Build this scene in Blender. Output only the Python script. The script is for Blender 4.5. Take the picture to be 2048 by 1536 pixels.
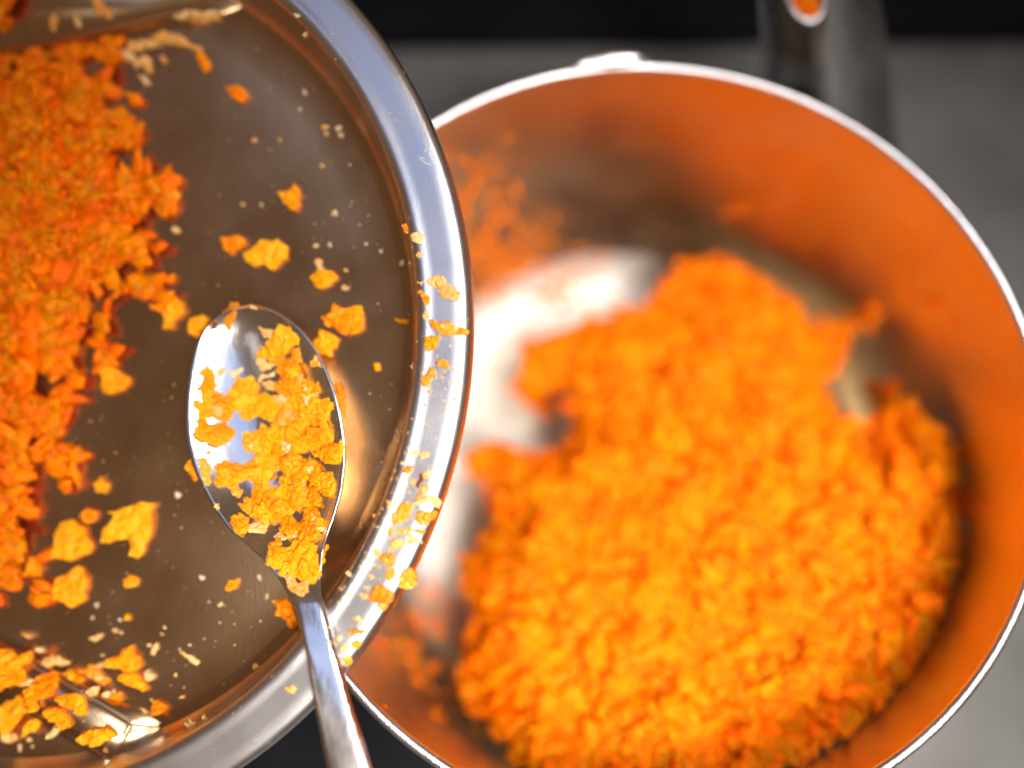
import bpy, bmesh, math, random
from mathutils import Vector, Matrix, noise
from mathutils.bvhtree import BVHTree
from mathutils.geometry import delaunay_2d_cdt

random.seed(7)
sc = bpy.context.scene
col = sc.collection
for o in list(bpy.data.objects):
    bpy.data.objects.remove(o)

# ------------------------------------------------------------------ camera
FPX = 2200.0                       # focal length in photo pixels (2048 wide)
TILT = math.radians(16)
CAM = Vector((0, 0, 0.4036))
cd = bpy.data.cameras.new('camera')
cam = bpy.data.objects.new('camera', cd)
col.objects.link(cam)
cam.location = CAM
cam.rotation_euler = (TILT, 0, 0)
cd.sensor_width = 36
cd.lens = FPX / 2048 * 36
cd.clip_start = 0.01
cd.clip_end = 50
cd.dof.use_dof = True
cd.dof.focus_distance = 0.276
cd.dof.aperture_fstop = 2.2
sc.camera = cam

# ------------------------------------------------------------------ light
w = bpy.data.worlds.new('World')
sc.world = w
w.use_nodes = True
w.node_tree.nodes['Background'].inputs[0].default_value = (0.165, 0.098, 0.056, 1)
w.node_tree.nodes['Background'].inputs[1].default_value = 1.0


def area(name, loc, target, size, power, color):
    l = bpy.data.lights.new(name, 'AREA')
    l.shape = 'RECTANGLE'
    l.size, l.size_y = size
    l.energy = power
    l.color = color
    o = bpy.data.objects.new(name, l)
    col.objects.link(o)
    o.location = loc
    o.rotation_euler = (Vector(target) - Vector(loc)).to_track_quat('-Z', 'Y').to_euler()
    return o


area('cool_overhead_light', (-0.24, 0.28, 1.55), (-0.05, 0.08, 0.1), (0.60, 1.38), 2.7, (0.36, 0.56, 1.0))  # unseen cool panel overhead, placed so flange and spoon reflect blue
area('ceiling_lamp', (0.20, -0.34, 0.74), (0.03, -0.075, 0.1), (0.36, 0.36), 1.2, (1.0, 0.96, 0.90)).data.spread = math.radians(32)
area('side_lamp', (0.40, 0.22, 1.10), (0.07, 0.07, 0.05), (0.30, 0.30), 0.37, (1.0, 0.98, 0.95)).data.spread = math.radians(28)
area('handle_fill_lamp', (-0.70, -0.30, 1.30), (-0.05, 0.03, 0.1), (0.34, 0.26), 0.22, (1.0, 0.98, 0.97))  # unseen lamp added so the spoon handle and flange reflect white
sc.view_settings.view_transform = 'Standard'
sc.view_settings.look = 'None'
sc.view_settings.exposure = 0
sc.view_settings.gamma = 1
sc.cycles.use_denoising = True
sc.cycles.max_bounces = 10
sc.cycles.glossy_bounces = 6
sc.cycles.sample_clamp_indirect = 6.0

# ------------------------------------------------------------------ helpers
CM = Matrix.Rotation(TILT, 3, 'X')


def ray(px, py):
    return (CM @ Vector(((px - 1024) / FPX, -(py - 768) / FPX, -1.0)))


def at(px, py, depth):
    return CAM + ray(px, py) * depth


def on_plane(px, py, p, n):
    d = ray(px, py)
    return CAM + d * ((p - CAM).dot(n) / d.dot(n))


def tag(o, label=None, cat=None, group=None, kind=None):
    if label: o['label'] = label
    if cat: o['category'] = cat
    if group: o['group'] = group
    if kind: o['kind'] = kind
    return o


def empty(name, loc=(0, 0, 0)):
    o = bpy.data.objects.new(name, None)
    col.objects.link(o)
    o.location = loc
    o.empty_display_size = 0.02
    return o


def mesh_obj(name, verts, faces, mat, parent=None, smooth=True, matrix=None, world=True):
    me = bpy.data.meshes.new(name)
    me.from_pydata([tuple(v) for v in verts], [], faces)
    me.update()
    if smooth:
        me.polygons.foreach_set('use_smooth', [True] * len(me.polygons))
    me.materials.append(mat)
    o = bpy.data.objects.new(name, me)
    col.objects.link(o)
    if parent:
        o.parent = parent
        if world:      # the verts are in world space
            o.matrix_parent_inverse = Matrix.LocRotScale(parent.location, parent.rotation_euler, None).inverted()
    return o


def lathe(profile, seg, M=None, close=True):
    V, Fc = [], []
    n = len(profile)
    for r, z in profile:
        for k in range(seg):
            a = 2 * math.pi * k / seg
            V.append(Vector((r * math.cos(a), r * math.sin(a), z)))
    rng = range(n) if close else range(n - 1)
    for i in rng:
        j = (i + 1) % n
        if profile[i][0] < 1e-6 and profile[j][0] < 1e-6:
            continue
        for k in range(seg):
            l = (k + 1) % seg
            Fc.append((i * seg + k, i * seg + l, j * seg + l, j * seg + k))
    if M:
        V = [M @ v for v in V]
    return V, Fc


def smooth_profile(pts, per=6):
    """Catmull-Rom through the points"""
    out = []
    for i in range(len(pts) - 1):
        p0 = pts[max(i - 1, 0)]; p1 = pts[i]; p2 = pts[i + 1]; p3 = pts[min(i + 2, len(pts) - 1)]
        for k in range(per):
            t = k / per
            out.append(tuple(0.5 * ((2 * p1[c]) + (-p0[c] + p2[c]) * t + (2 * p0[c] - 5 * p1[c] + 4 * p2[c] - p3[c]) * t * t
                                    + (-p0[c] + 3 * p1[c] - 3 * p2[c] + p3[c]) * t ** 3) for c in range(len(p1))))
    out.append(pts[-1])
    return out


# ------------------------------------------------------------------ materials
def new_mat(name):
    m = bpy.data.materials.new(name)
    m.use_nodes = True
    nt = m.node_tree
    return m, nt, nt.nodes['Principled BSDF']


def nd(nt, kind, **kw):
    n = nt.nodes.new(kind)
    for k, v in kw.items():
        setattr(n, k, v)
    return n


def ramp(nt, fac, stops):
    r = nd(nt, 'ShaderNodeValToRGB')
    e = r.color_ramp.elements
    while len(e) < len(stops):
        e.new(0.5)
    for el, (p, c) in zip(e, stops):
        el.position = p
        el.color = c if len(c) == 4 else (*c, 1)
    nt.links.new(fac, r.inputs[0])
    return r.outputs[0]


def steel(name, color, rough, spread=0.06, grain=0.12, grain_scale=900, reflect_tint=None, stretch=0.35, tint_scale=22):
    m, nt, b = new_mat(name)
    b.inputs['Metallic'].default_value = 1
    tc = nd(nt, 'ShaderNodeTexCoord')
    n1 = nd(nt, 'ShaderNodeTexNoise')
    n1.inputs['Scale'].default_value = 55
    n1.inputs['Detail'].default_value = 5
    nt.links.new(tc.outputs['Object'], n1.inputs['Vector'])
    mr = nd(nt, 'ShaderNodeMapRange')
    mr.inputs['To Min'].default_value = rough - spread
    mr.inputs['To Max'].default_value = rough + spread
    mr.inputs['From Min'].default_value = 0.3
    mr.inputs['From Max'].default_value = 0.7
    nt.links.new(n1.outputs['Fac'], mr.inputs['Value'])
    nt.links.new(mr.outputs[0], b.inputs['Roughness'])
    # fine grain and scratches as relief
    mp = nd(nt, 'ShaderNodeMapping')
    mp.inputs['Scale'].default_value = (1, stretch, 1)
    mp.inputs['Rotation'].default_value = (0, 0, 0.6)
    nt.links.new(tc.outputs['Object'], mp.inputs[0])
    n2 = nd(nt, 'ShaderNodeTexNoise')
    n2.inputs['Scale'].default_value = grain_scale
    n2.inputs['Detail'].default_value = 3
    nt.links.new(mp.outputs[0], n2.inputs['Vector'])
    bp = nd(nt, 'ShaderNodeBump')
    bp.inputs['Strength'].default_value = grain
    bp.inputs['Distance'].default_value = 0.0004
    nt.links.new(n2.outputs['Fac'], bp.inputs['Height'])
    nt.links.new(bp.outputs[0], b.inputs['Normal'])
    if reflect_tint:  # mottled second colour: juice film mixed with painted-in warm reflections
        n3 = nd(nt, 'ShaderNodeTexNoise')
        n3.inputs['Scale'].default_value = tint_scale
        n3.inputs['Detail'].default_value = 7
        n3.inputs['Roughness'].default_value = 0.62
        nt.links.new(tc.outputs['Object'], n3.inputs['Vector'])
        nt.links.new(ramp(nt, n3.outputs['Fac'], [(0.36, color), (0.68, reflect_tint)]), b.inputs['Base Color'])
    else:
        b.inputs['Base Color'].default_value = (*color, 1)
    return m


M_pan = steel('satin_pan_steel', (0.58, 0.40, 0.235), 0.23, 0.045, 0.045, 1200, reflect_tint=(0.52, 0.335, 0.18))  # brown of the reflected room and carrot painted in, plus juice film
M_wall = steel('satin_wall_steel', (0.64, 0.55, 0.46), 0.38, 0.05, 0.12, 1500, reflect_tint=(0.60, 0.48, 0.36))
M_rim = steel('satin_rim_steel', (0.60, 0.59, 0.60), 0.32, 0.04, 0.14, 3600, stretch=0.8)
M_spoon = steel('polished_spoon_steel', (0.78, 0.77, 0.77), 0.20, 0.06, 0.14, 900)
M_bowl = steel('bowl_steel', (0.70, 0.62, 0.49), 0.34, 0.06, 0.10, 500, reflect_tint=(0.66, 0.47, 0.17), stretch=0.08, tint_scale=13)  # orange mottling: juice stain plus the heap's reflection painted in
M_bowlfloor = steel('scuffed_bowl_floor', (0.54, 0.51, 0.48), 0.62, 0.06, 0.10, 500, reflect_tint=(0.50, 0.43, 0.35), tint_scale=30)
M_bowlrim = steel('bowl_rim_steel', (0.70, 0.69, 0.70), 0.32, 0.05, 0.35, 1600)
M_handle = steel('polished_handle_steel', (0.60, 0.60, 0.62), 0.07, 0.02, 0.03, 400)


def carrot_mat(name, c0, c1, c2, rough=0.52, sss=0.5, obj_random=True, spec=0.16):
    m, nt, b = new_mat(name)
    tc = nd(nt, 'ShaderNodeTexCoord')
    geo = nd(nt, 'ShaderNodeNewGeometry')
    n = nd(nt, 'ShaderNodeTexNoise')
    n.inputs['Scale'].default_value = 170
    n.inputs['Detail'].default_value = 4
    nt.links.new(geo.outputs['Position'], n.inputs['Vector'])
    add = nd(nt, 'ShaderNodeMath', operation='ADD')
    mul = nd(nt, 'ShaderNodeMath', operation='MULTIPLY_ADD')
    if obj_random:
        rnd = nd(nt, 'ShaderNodeObjectInfo').outputs['Random']
    else:
        rnd = nd(nt, 'ShaderNodeAttribute', attribute_name='tint').outputs['Fac']
    nt.links.new(rnd, mul.inputs[0])
    mul.inputs[1].default_value = 0.55
    mul.inputs[2].default_value = -0.27
    nt.links.new(mul.outputs[0], add.inputs[0])
    nt.links.new(n.outputs['Fac'], add.inputs[1])
    nt.links.new(ramp(nt, add.outputs[0], [(0.2, c0), (0.5, c1), (0.82, c2)]), b.inputs['Base Color'])
    b.inputs['Roughness'].default_value = rough
    b.inputs['Subsurface Weight'].default_value = sss
    b.inputs['Specular IOR Level'].default_value = spec
    b.inputs['Subsurface Radius'].default_value = (1.0, 0.42, 0.08)
    b.inputs['Subsurface Scale'].default_value = 0.0035
    n2 = nd(nt, 'ShaderNodeTexNoise')
    n2.inputs['Scale'].default_value = 1500
    n2.inputs['Detail'].default_value = 3
    nt.links.new(geo.outputs['Position'], n2.inputs['Vector'])
    bp = nd(nt, 'ShaderNodeBump')
    bp.inputs['Strength'].default_value = 0.55
    bp.inputs['Distance'].default_value = 0.0005
    nt.links.new(n2.outputs['Fac'], bp.inputs['Height'])
    nt.links.new(bp.outputs[0], b.inputs['Normal'])
    return m


CA = (0.86, 0.215, 0.001), (0.92, 0.285, 0.002), (0.93, 0.35, 0.006)
M_carrot = carrot_mat('grated_carrot', *CA)
M_pale = carrot_mat('dried_pale_carrot', (0.72, 0.30, 0.06), (0.74, 0.40, 0.13), (0.80, 0.52, 0.24), 0.32, 0.2)
M_wet = carrot_mat('wet_carrot', (0.72, 0.20, 0.008), (0.84, 0.27, 0.012), (0.86, 0.36, 0.04), 0.16, 0.3, spec=0.5)
M_crumb = carrot_mat('pale_crumb', (0.55, 0.32, 0.13), (0.62, 0.44, 0.24), (0.68, 0.55, 0.38), 0.4, 0.2)
M_brown = carrot_mat('browned_carrot', (0.14, 0.04, 0.008), (0.2, 0.055, 0.01), (0.3, 0.09, 0.015), 0.25, 0.05)
M_pulp = carrot_mat('carrot_pulp', (0.86, 0.115, 0.0), (0.92, 0.165, 0.0), (0.93, 0.205, 0.0), 0.55, 0.7, obj_random=False, spec=0.06)

M_dim_pulp = carrot_mat('dim_carrot_pulp', (0.76, 0.10, 0.0), (0.84, 0.155, 0.0), (0.88, 0.21, 0.0), 0.5, 0.6, obj_random=False, spec=0.1)  # deeper copy of the pulp; mostly the drift's dimmer light put into colour

def stone_mat(name, c0, c1, rough, scale=60, spec=0.2):
    m, nt, b = new_mat(name)
    tc = nd(nt, 'ShaderNodeTexCoord')
    n = nd(nt, 'ShaderNodeTexNoise')
    n.inputs['Scale'].default_value = scale
    n.inputs['Detail'].default_value = 8
    nt.links.new(tc.outputs['Object'], n.inputs['Vector'])
    nt.links.new(ramp(nt, n.outputs['Fac'], [(0.3, c0), (0.7, c1)]), b.inputs['Base Color'])
    b.inputs['Roughness'].default_value = rough
    b.inputs['Specular IOR Level'].default_value = spec
    return m


M_counter = stone_mat('grey_stone', (0.075, 0.071, 0.068), (0.125, 0.12, 0.115), 0.5, 24)
M_black = stone_mat('black_glass', (0.004, 0.004, 0.005), (0.006, 0.006, 0.008), 0.4, 30, spec=0.05)

# ------------------------------------------------------------------ worktop
S = 1.2
V = [(-S, -S, 0), (S, -S, 0), (S, S, 0), (-S, S, 0), (-S, -S, -0.04), (S, -S, -0.04), (S, S, -0.04), (-S, S, -0.04)]
BOXF = [(0, 1, 2, 3), (7, 6, 5, 4), (0, 4, 5, 1), (1, 5, 6, 2), (2, 6, 7, 3), (3, 7, 4, 0)]
o = mesh_obj('countertop', V, BOXF, M_counter, smooth=False)
tag(o, kind='structure')
Z0 = Vector((0, 0, 0)); ZN = Vector((0, 0, 1))


def slab(name, pts, h, mat, bevel=0.003):
    bm = bmesh.new()
    vs = [bm.verts.new((p[0], p[1], 0.0004)) for p in pts]
    f = bm.faces.new(vs)
    if f.normal.z < 0: f.normal_flip()
    r = bmesh.ops.extrude_face_region(bm, geom=[f])
    for g in r['geom']:
        if isinstance(g, bmesh.types.BMVert): g.co.z = h
    bmesh.ops.bevel(bm, geom=[e for e in bm.edges], offset=bevel, segments=2, affect='EDGES')
    bmesh.ops.recalc_face_normals(bm, faces=bm.faces)
    me = bpy.data.meshes.new(name); bm.to_mesh(me); bm.free()
    me.materials.append(mat)
    ob = bpy.data.objects.new(name, me); col.objects.link(ob)
    return ob


p1 = on_plane(500, 120, Z0, ZN); p2 = on_plane(2300, 78, Z0, ZN)
o = slab('hob', [(p1.x - .2, p1.y), (p2.x + .2, p2.y), (p2.x + .2, p2.y + .45), (p1.x - .2, p1.y + .45)], 0.006, M_black)
tag(o, 'black glass hob panel on the worktop behind the steel bowl', 'hob')
q1 = on_plane(880, 1380, Z0, ZN); q2 = on_plane(880, 1950, Z0, ZN); q3 = on_plane(100, 1950, Z0, ZN); q4 = on_plane(100, 1380, Z0, ZN)
o = slab('mat', [(q1.x, q1.y), (q2.x, q2.y), (q3.x, q3.y), (q4.x, q4.y)], 0.003, M_black, 0.001)
tag(o, 'black mat on the worktop under the tilted pan', 'mat')

# ------------------------------------------------------------------ mixing bowl
BC = Vector((0.0388, 0.0764, 0.0)); BR = 0.1094; BZ = 0.110
bowl = empty('mixing_bowl', BC)
tag(bowl, 'deep stainless steel mixing bowl filled with bright orange grated carrot', 'bowl')
inn = smooth_profile([(0.0, 0.0025), (0.050, 0.0026), (0.070, 0.0034), (0.082, 0.0085), (0.0920, 0.021), (0.1000, 0.043), (0.1043, 0.070), (0.1068, 0.095), (0.1075, BZ - 0.002)], 6)
M = Matrix.Translation(BC)
NF = next(i for i, (r, z) in enumerate(inn) if z > 0.012)
outp = [(r + 0.001 if r > 0.01 else r, max(z - 0.0012 * (1 - z / BZ), 0.0006) if z < .1 else z) for r, z in reversed(inn)]
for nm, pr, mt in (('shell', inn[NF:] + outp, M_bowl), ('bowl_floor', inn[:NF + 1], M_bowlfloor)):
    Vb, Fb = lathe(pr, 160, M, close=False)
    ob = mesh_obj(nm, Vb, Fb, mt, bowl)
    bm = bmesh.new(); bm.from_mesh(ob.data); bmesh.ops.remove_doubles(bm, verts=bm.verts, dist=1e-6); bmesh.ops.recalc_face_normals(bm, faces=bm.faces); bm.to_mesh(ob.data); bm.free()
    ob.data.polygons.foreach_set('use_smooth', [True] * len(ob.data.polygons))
# rolled rim
prof = [(0.1083 + 0.0015 * math.cos(a), BZ - 0.0015 + 0.0017 * math.sin(a)) for a in [2 * math.pi * k / 14 for k in range(14)]]
Vr, Fr = lathe(prof, 220, M)
mesh_obj('rolled_rim', Vr, Fr, M_bowlrim, bowl)


def bowl_r(z):
    for (r0, z0), (r1, z1) in zip(inn, inn[1:]):
        if z0 <= z <= z1:
            return r0 + (r1 - r0) * (z - z0) / max(z1 - z0, 1e-9)
    return inn[-1][0] if z > .05 else 0.0


# polished strap handle, rising behind the rim
def sweep(path, widths, dirs, thick, crown, nu=14):
    V, Fc = [], []
    n = len(path)
    for i in range(n):
        t = (path[min(i + 1, n - 1)] - path[max(i - 1, 0)]).normalized()
        u = dirs.normalized()
        u = (u - t * u.dot(t)).normalized()
        nn = u.cross(t).normalized()
        for side in (0, 1):
            for k in range(nu + 1):
                a = -1 + 2 * k / nu
                bulge = crown * (1 - a * a)
                V.append(path[i] + u * (a * widths[i] / 2) + nn * (bulge - (thick if side else 0)))
    row = 2 * (nu + 1)
    for i in range(n - 1):
        for k in range(nu):
            Fc.append((i * row + k, i * row + k + 1, (i + 1) * row + k + 1, (i + 1) * row + k))
            a = i * row + nu + 1
            b2 = (i + 1) * row + nu + 1
            Fc.append((a + k + 1, a + k, b2 + k, b2 + k + 1))
        a = i * row; b2 = (i + 1) * row
        Fc.append((a, b2, b2 + nu + 1, a + nu + 1))
        Fc.append((a + nu, a + row - 1, b2 + row - 1, b2 + nu))
    for i in (0, n - 1):
        for k in range(nu):
            a = i * row
            Fc.append((a + k, a + k + 1, a + nu + 2 + k, a + nu + 1 + k))
    return V, Fc


hr = on_plane(1655, 196, Vector((0, 0, BZ)), ZN)
path = [Vector(p) for p in smooth_profile([(hr.x * (1 - dz / 0.2936), hr.y + dy, hr.z + dz) for dy, dz in ((.000, -.088), (.013, -.065), (.0222, -.03), (.0225, 0.0), (.0227, .022), (.0243, .044), (.032, .064), (.055, .074))], 8)]
Vh, Fh = sweep(path, [0.0365 * (1 - (p.z - BZ) / 0.2936) for p in path], Vector((1, 0, 0)), 0.0016, 0.0095)
mesh_obj('handle', Vh, Fh, M_handle, bowl)['label'] = 'polished convex steel handle'
# small pressed lip on the rim
lipc = [on_plane(px, py, Vector((0, 0, BZ)), ZN) for px, py in ((1140, 138), (1180, 124), (1225, 118), (1265, 116), (1300, 118))]
Vl, Fl = [], []
for i, c in enumerate(lipc):
    rr = (0.0012, 0.0026, 0.0033, 0.0028, 0.0012)[i]
    rad = (c - Vector((BC.x, BC.y, BZ))).normalized()
    for k in range(12):
        a = 2 * math.pi * k / 12
        Vl.append(c + rad * (rr * math.cos(a)) + Vector((0, 0, rr * 0.8 * math.sin(a) - 0.0005)))
for i in range(len(lipc) - 1):
    for k in range(12):
        l = (k + 1) % 12
        Fl.append((i * 12 + k, i * 12 + l, (i + 1) * 12 + l, (i + 1) * 12 + k))
Fl += [tuple(range(12)), tuple(range(48, 60))]
mesh_obj('rim_lip', Vl, Fl, M_bowlrim, bowl)['label'] = 'dull grey thickened bump on the rim'

# ------------------------------------------------------------------ tilted pan
al, be = math.radians(10), math.radians(10)
PN = Vector((-math.sin(al), -math.sin(be), 0)); PN.z = math.sqrt(1 - PN.x ** 2 - PN.y ** 2)
P0 = at(930, 650, 0.267)
PU = Vector((0, 1, 0)).cross(PN).normalized(); PV = PN.cross(PU)
PC = P0 + PU * (-0.1294) + PV * 0.0046
PR = 0.1308
PD = 0.0192
FP = PC - PN * PD                      # a point on the pan floor
fr = [(on_plane(px, py, FP, PN) - FP).length for px, py in ((722, 660), (712, 800), (694, 930), (666, 1090))]
print('pan floor radius', fr, 'centre', PC)
RF = PR - 0.0146 - 0.0034
PM = Matrix(((PU.x, PV.x, PN.x, PC.x), (PU.y, PV.y, PN.y, PC.y), (PU.z, PV.z, PN.z, PC.z), (0, 0, 0, 1)))
pan = empty('steel_pan', PC)
tag(pan, 'shallow round steel pan with broad flange, tilted against the bowl, smeared with carrot', 'pan')
rin = PR - 0.0146
inner = [(0, -PD), (RF - 0.014, -PD), (RF - 0.0045, -PD + 0.0001), (RF - 0.0028, -PD + 0.0004), (RF - 0.0010, -PD + 0.0012), (RF + 0.0004, -PD + 0.0026), (RF + 0.0013, -PD + 0.0048),
         (RF + (rin - RF) * 0.55, -PD * 0.50), (rin - 0.0009, -0.0062), (rin - 0.0002, -0.0040)]
outer_u = [(rin + 0.0006, -0.0075), (RF + 0.002, -PD + 0.001), (RF - 0.003, -PD - 0.0014), (0, -PD - 0.0014)]
Vp, Fp = lathe(inner[:5], 200, PM, close=False)
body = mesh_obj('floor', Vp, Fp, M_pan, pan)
Vp, Fp = lathe(inner[4:], 200, PM, close=False)
wall = mesh_obj('wall', Vp, Fp, M_wall, pan)
Vp, Fp = lathe([(rin - 0.0002, -0.0040)] + outer_u, 200, PM, close=False)
mesh_obj('underside', Vp, Fp, M_rim, pan)
flange = [(rin - 0.0002, -0.0040), (rin + 0.0002, -0.0026), (rin + 0.0010, -0.0012), (rin + 0.0023, -0.0004), (rin + 0.0036, -0.0004),
          (rin + 0.0044, -0.0007), (rin + 0.0060, -0.0008), (rin + 0.0095, -0.0010), (rin + 0.0124, -0.0012), (rin + 0.0136, -0.0018),
          (rin + 0.0144, -0.0034), (rin + 0.0143, -0.0062), (rin + 0.0127, -0.0105), (rin + 0.0118, -0.0106), (rin + 0.0128, -0.0060), (rin + 0.0100, -0.0035),
          (rin + 0.0030, -0.0026), (rin + 0.0006, -0.0075)]
Vp, Fp = lathe(flange, 220, PM, close=False)
rimo = mesh_obj('flange', Vp, Fp, M_rim, pan)


def ridge(base, top, h):
    V = [on_plane(x, y, FP - PN * 0.0005, PN) for x, y in base] + [on_plane(x, y, FP + PN * h, PN) for x, y in top]
    n = len(base)
    bm = bmesh.new()
    vs = [bm.verts.new(v) for v in V]
    for i in range(n):
        j = (i + 1) % n
        bm.faces.new((vs[i], vs[j], vs[n + j], vs[n + i]))
    bm.faces.new(vs[n:])
    bmesh.ops.recalc_face_normals(bm, faces=bm.faces)
    eds = [e for e in bm.edges if any(v in vs[n:] for v in e.verts)]
    bmesh.ops.bevel(bm, geom=eds, offset=0.0009, segments=3, affect='EDGES')
    me = bpy.data.meshes.new('pressed_ridge'); bm.to_mesh(me); bm.free()
    me.polygons.foreach_set('use_smooth', [True] * len(me.polygons))
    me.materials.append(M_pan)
    ob = bpy.data.objects.new('pressed_ridge', me); col.objects.link(ob)
    ob.parent = pan
    ob.matrix_parent_inverse = Matrix.Translation(PC).inverted()
    return ob


ridge1 = ridge([(-420, 1068), (160, 1358), (346, 1452), (240, 1545), (100, 1462), (-420, 1200)],
               [(-420, 1085), (120, 1358), (262, 1446), (226, 1526), (112, 1456), (-420, 1180)], 0.0052)
ridge2 = ridge([(-420, 205), (120, 95), (545, 10), (520, -80), (-420, -40)],
               [(-420, 185), (120, 80), (420, 6), (420, -55), (-420, -20)], 0.0052)

# scratched mark on the flange
trees = []


def add_tree(ob):
    me = ob.data
    trees.append(BVHTree.FromPolygons([v.co[:] for v in me.vertices], [tuple(p.vertices) for p in me.polygons]))


for ob in (body, wall, rimo, ridge1, ridge2):
    add_tree(ob)


def hit(px, py):
    d = ray(px, py).normalized()
    best = None
    for t in trees:
        r = t.ray_cast(CAM, d)
        if r[0] is not None and (best is None or r[3] < best[1]):
            best = (r[0], r[3], r[1])
    return best


m, nt, b = new_mat('scratched_metal')
b.inputs['Base Color'].default_value = (0.75, 0.78, 0.6, 1); b.inputs['Roughness'].default_value = 0.4
for st in ([(849, 303), (857, 294), (860, 308), (868, 328)], [(868, 294), (870, 306), (872, 318)], [(838, 314), (843, 321), (852, 327), (862, 330)], [(843, 314), (849, 319)], [(896, 376), (897, 384)]):
    pts = [hit(*q)[0] + PN * 0.00002 for q in st]
    V, Fc = [], []
    for i, p in enumerate(pts):
        t = (pts[min(i + 1, len(pts) - 1)] - pts[max(i - 1, 0)]).normalized()
        u = t.cross(PN).normalized(); v = u.cross(t)
        for k in range(6):
            a = math.pi * k / 3
            V.append(p + (u * math.cos(a) + v * math.sin(a) * 0.5) * 0.00008)
    for i in range(len(pts) - 1):
        for k in range(6):
            l = (k + 1) % 6
            Fc.append((i * 6 + k, i * 6 + l, i * 6 + 6 + l, i * 6 + 6 + k))
    mesh_obj('scratched_mark', V, Fc, m, pan)

# ------------------------------------------------------------------ spoon
sp_l = [(502, 608), (459, 619), (420, 646), (395, 681), (381, 728), (371, 795), (371, 870), (386, 932), (407, 979), (430, 1019), (458, 1057), (491, 1087), (524, 1118), (547, 1144), (571, 1181), (587, 1215), (600, 1260), (612, 1310), (625, 1390), (640, 1460), (655, 1536), (690, 1700), (730, 1900)]
sp_r = [(506, 608), (545, 619), (580, 642), (609, 668), (639, 712), (662, 765), (680, 830), (689, 905), (684, 970), (676, 1005), (665, 1040), (654, 1070), (645, 1105), (642, 1140), (643, 1181), (651, 1212), (664, 1266), (679, 1326), (700, 1410), (719, 1470), (740, 1536), (795, 1700), (860, 1900)]
# height of the spoon's edge above the pan floor plane, metres
sp_h = [0.0085, 0.0085, 0.0086, 0.0088, 0.0092, 0.0098, 0.0105, 0.0112, 0.0119, 0.0126, 0.0135, 0.0146, 0.0162, 0.0168, 0.0182, 0.0197, PD + 0.0020, PD + 0.0037, PD + 0.0045, PD + 0.0047, PD + 0.0047, PD + 0.0045, PD + 0.0043]
# depth of the hollow below the edge
sp_d = [0.0000, 0.0016, 0.0033, 0.0045, 0.0056, 0.0065, 0.0069, 0.0069, 0.0066, 0.0060, 0.0050, 0.0038, 0.0022, 0.0006, -0.0010, -0.0012, -0.0010, -0.0007, -0.0006, -0.0006, -0.0006, -0.0006, -0.0006]
rows = smooth_profile([(*a, *b_, h, d) for a, b_, h, d in zip(sp_l, sp_r, sp_h, sp_d)], 5)
NU = 28
top, bot = [], []
for i, (lx, ly, rx, ry, h, d) in enumerate(rows):
    tw = 0.0007 * max(0, min(1, (i - 74) / 12))
    L = on_plane(lx, ly, FP + PN * (h + tw), PN); R_ = on_plane(rx, ry, FP + PN * (h - tw), PN)
    for k in range(NU + 1):
        a = -1 + 2 * k / NU
        a2 = math.copysign(abs(a) ** 0.85, a)
        prof_ = (1 - a2 * a2)
        if d < 0: prof_ = 1 - abs(a) ** 5
        p = L.lerp(R_, (a2 + 1) / 2) - PN * (d * prof_)
        top.append(p)
        th = 0.0014 if i < 70 else 0.0016
        edge = (1 - abs(a2) ** 6)
        bot.append(p - PN * (th * (0.75 + 0.25 * edge)))
nr = len(rows)
V = top + bot
off = len(top); W_ = NU + 1
Fc = []
for i in range(nr - 1):
    for k in range(NU):
        a = i * W_ + k
        Fc.append((a, a + W_, a + W_ + 1, a + 1))
        Fc.append((off + a, off + a + 1, off + a + W_ + 1, off + a + W_))
    a = i * W_
    Fc.append((a, off + a, off + a + W_, a + W_))
    a = i * W_ + NU
    Fc.append((a, a + W_, off + a + W_, off + a))
for i in (0, nr - 1):
    for k in range(NU):
        a = i * W_ + k
        Fc.append((a, a + 1, off + a + 1, off + a) if i == 0 else (a, off + a, off + a + 1, a + 1))
split = 74
spoon = empty('spoon', on_plane(520, 850, FP + PN * 0.001, PN))
tag(spoon, 'polished steel spoon heaped with grated carrot, lying across the edge of the tilted pan', 'spoon')


def sub(rows_from, rows_to, name):
    keep = [f for f in Fc if all(rows_from <= ((v % off) // W_) <= rows_to for v in f)]
    used = sorted({v for f in keep for v in f}); ix = {v: i for i, v in enumerate(used)}
    return mesh_obj(name, [V[v] for v in used], [tuple(ix[v] for v in f) for f in keep], M_spoon, spoon)


s1 = sub(0, split, 'spoon_bowl'); s2 = sub(split, nr, 'spoon_handle')
for ob in (s1, s2):
    bm = bmesh.new(); bm.from_mesh(ob.data); bmesh.ops.remove_doubles(bm, verts=bm.verts, dist=1e-6); bmesh.ops.recalc_face_normals(bm, faces=bm.faces); bm.to_mesh(ob.data); bm.free()
    add_tree(ob)


# ------------------------------------------------------------------ carrot pieces
def jag(poly, rng, levels, amp):
    for _ in range(levels):
        out = []
        n = len(poly)
        for i in range(n):
            a = poly[i]; b_ = poly[(i + 1) % n]
            out.append(a)
            d = (b_[0] - a[0], b_[1] - a[1])
            j = rng.uniform(-amp, amp)
            out.append(((a[0] + b_[0]) / 2 - d[1] * j, (a[1] + b_[1]) / 2 + d[0] * j))
        poly = out
        amp *= 0.8
    return poly


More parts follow.
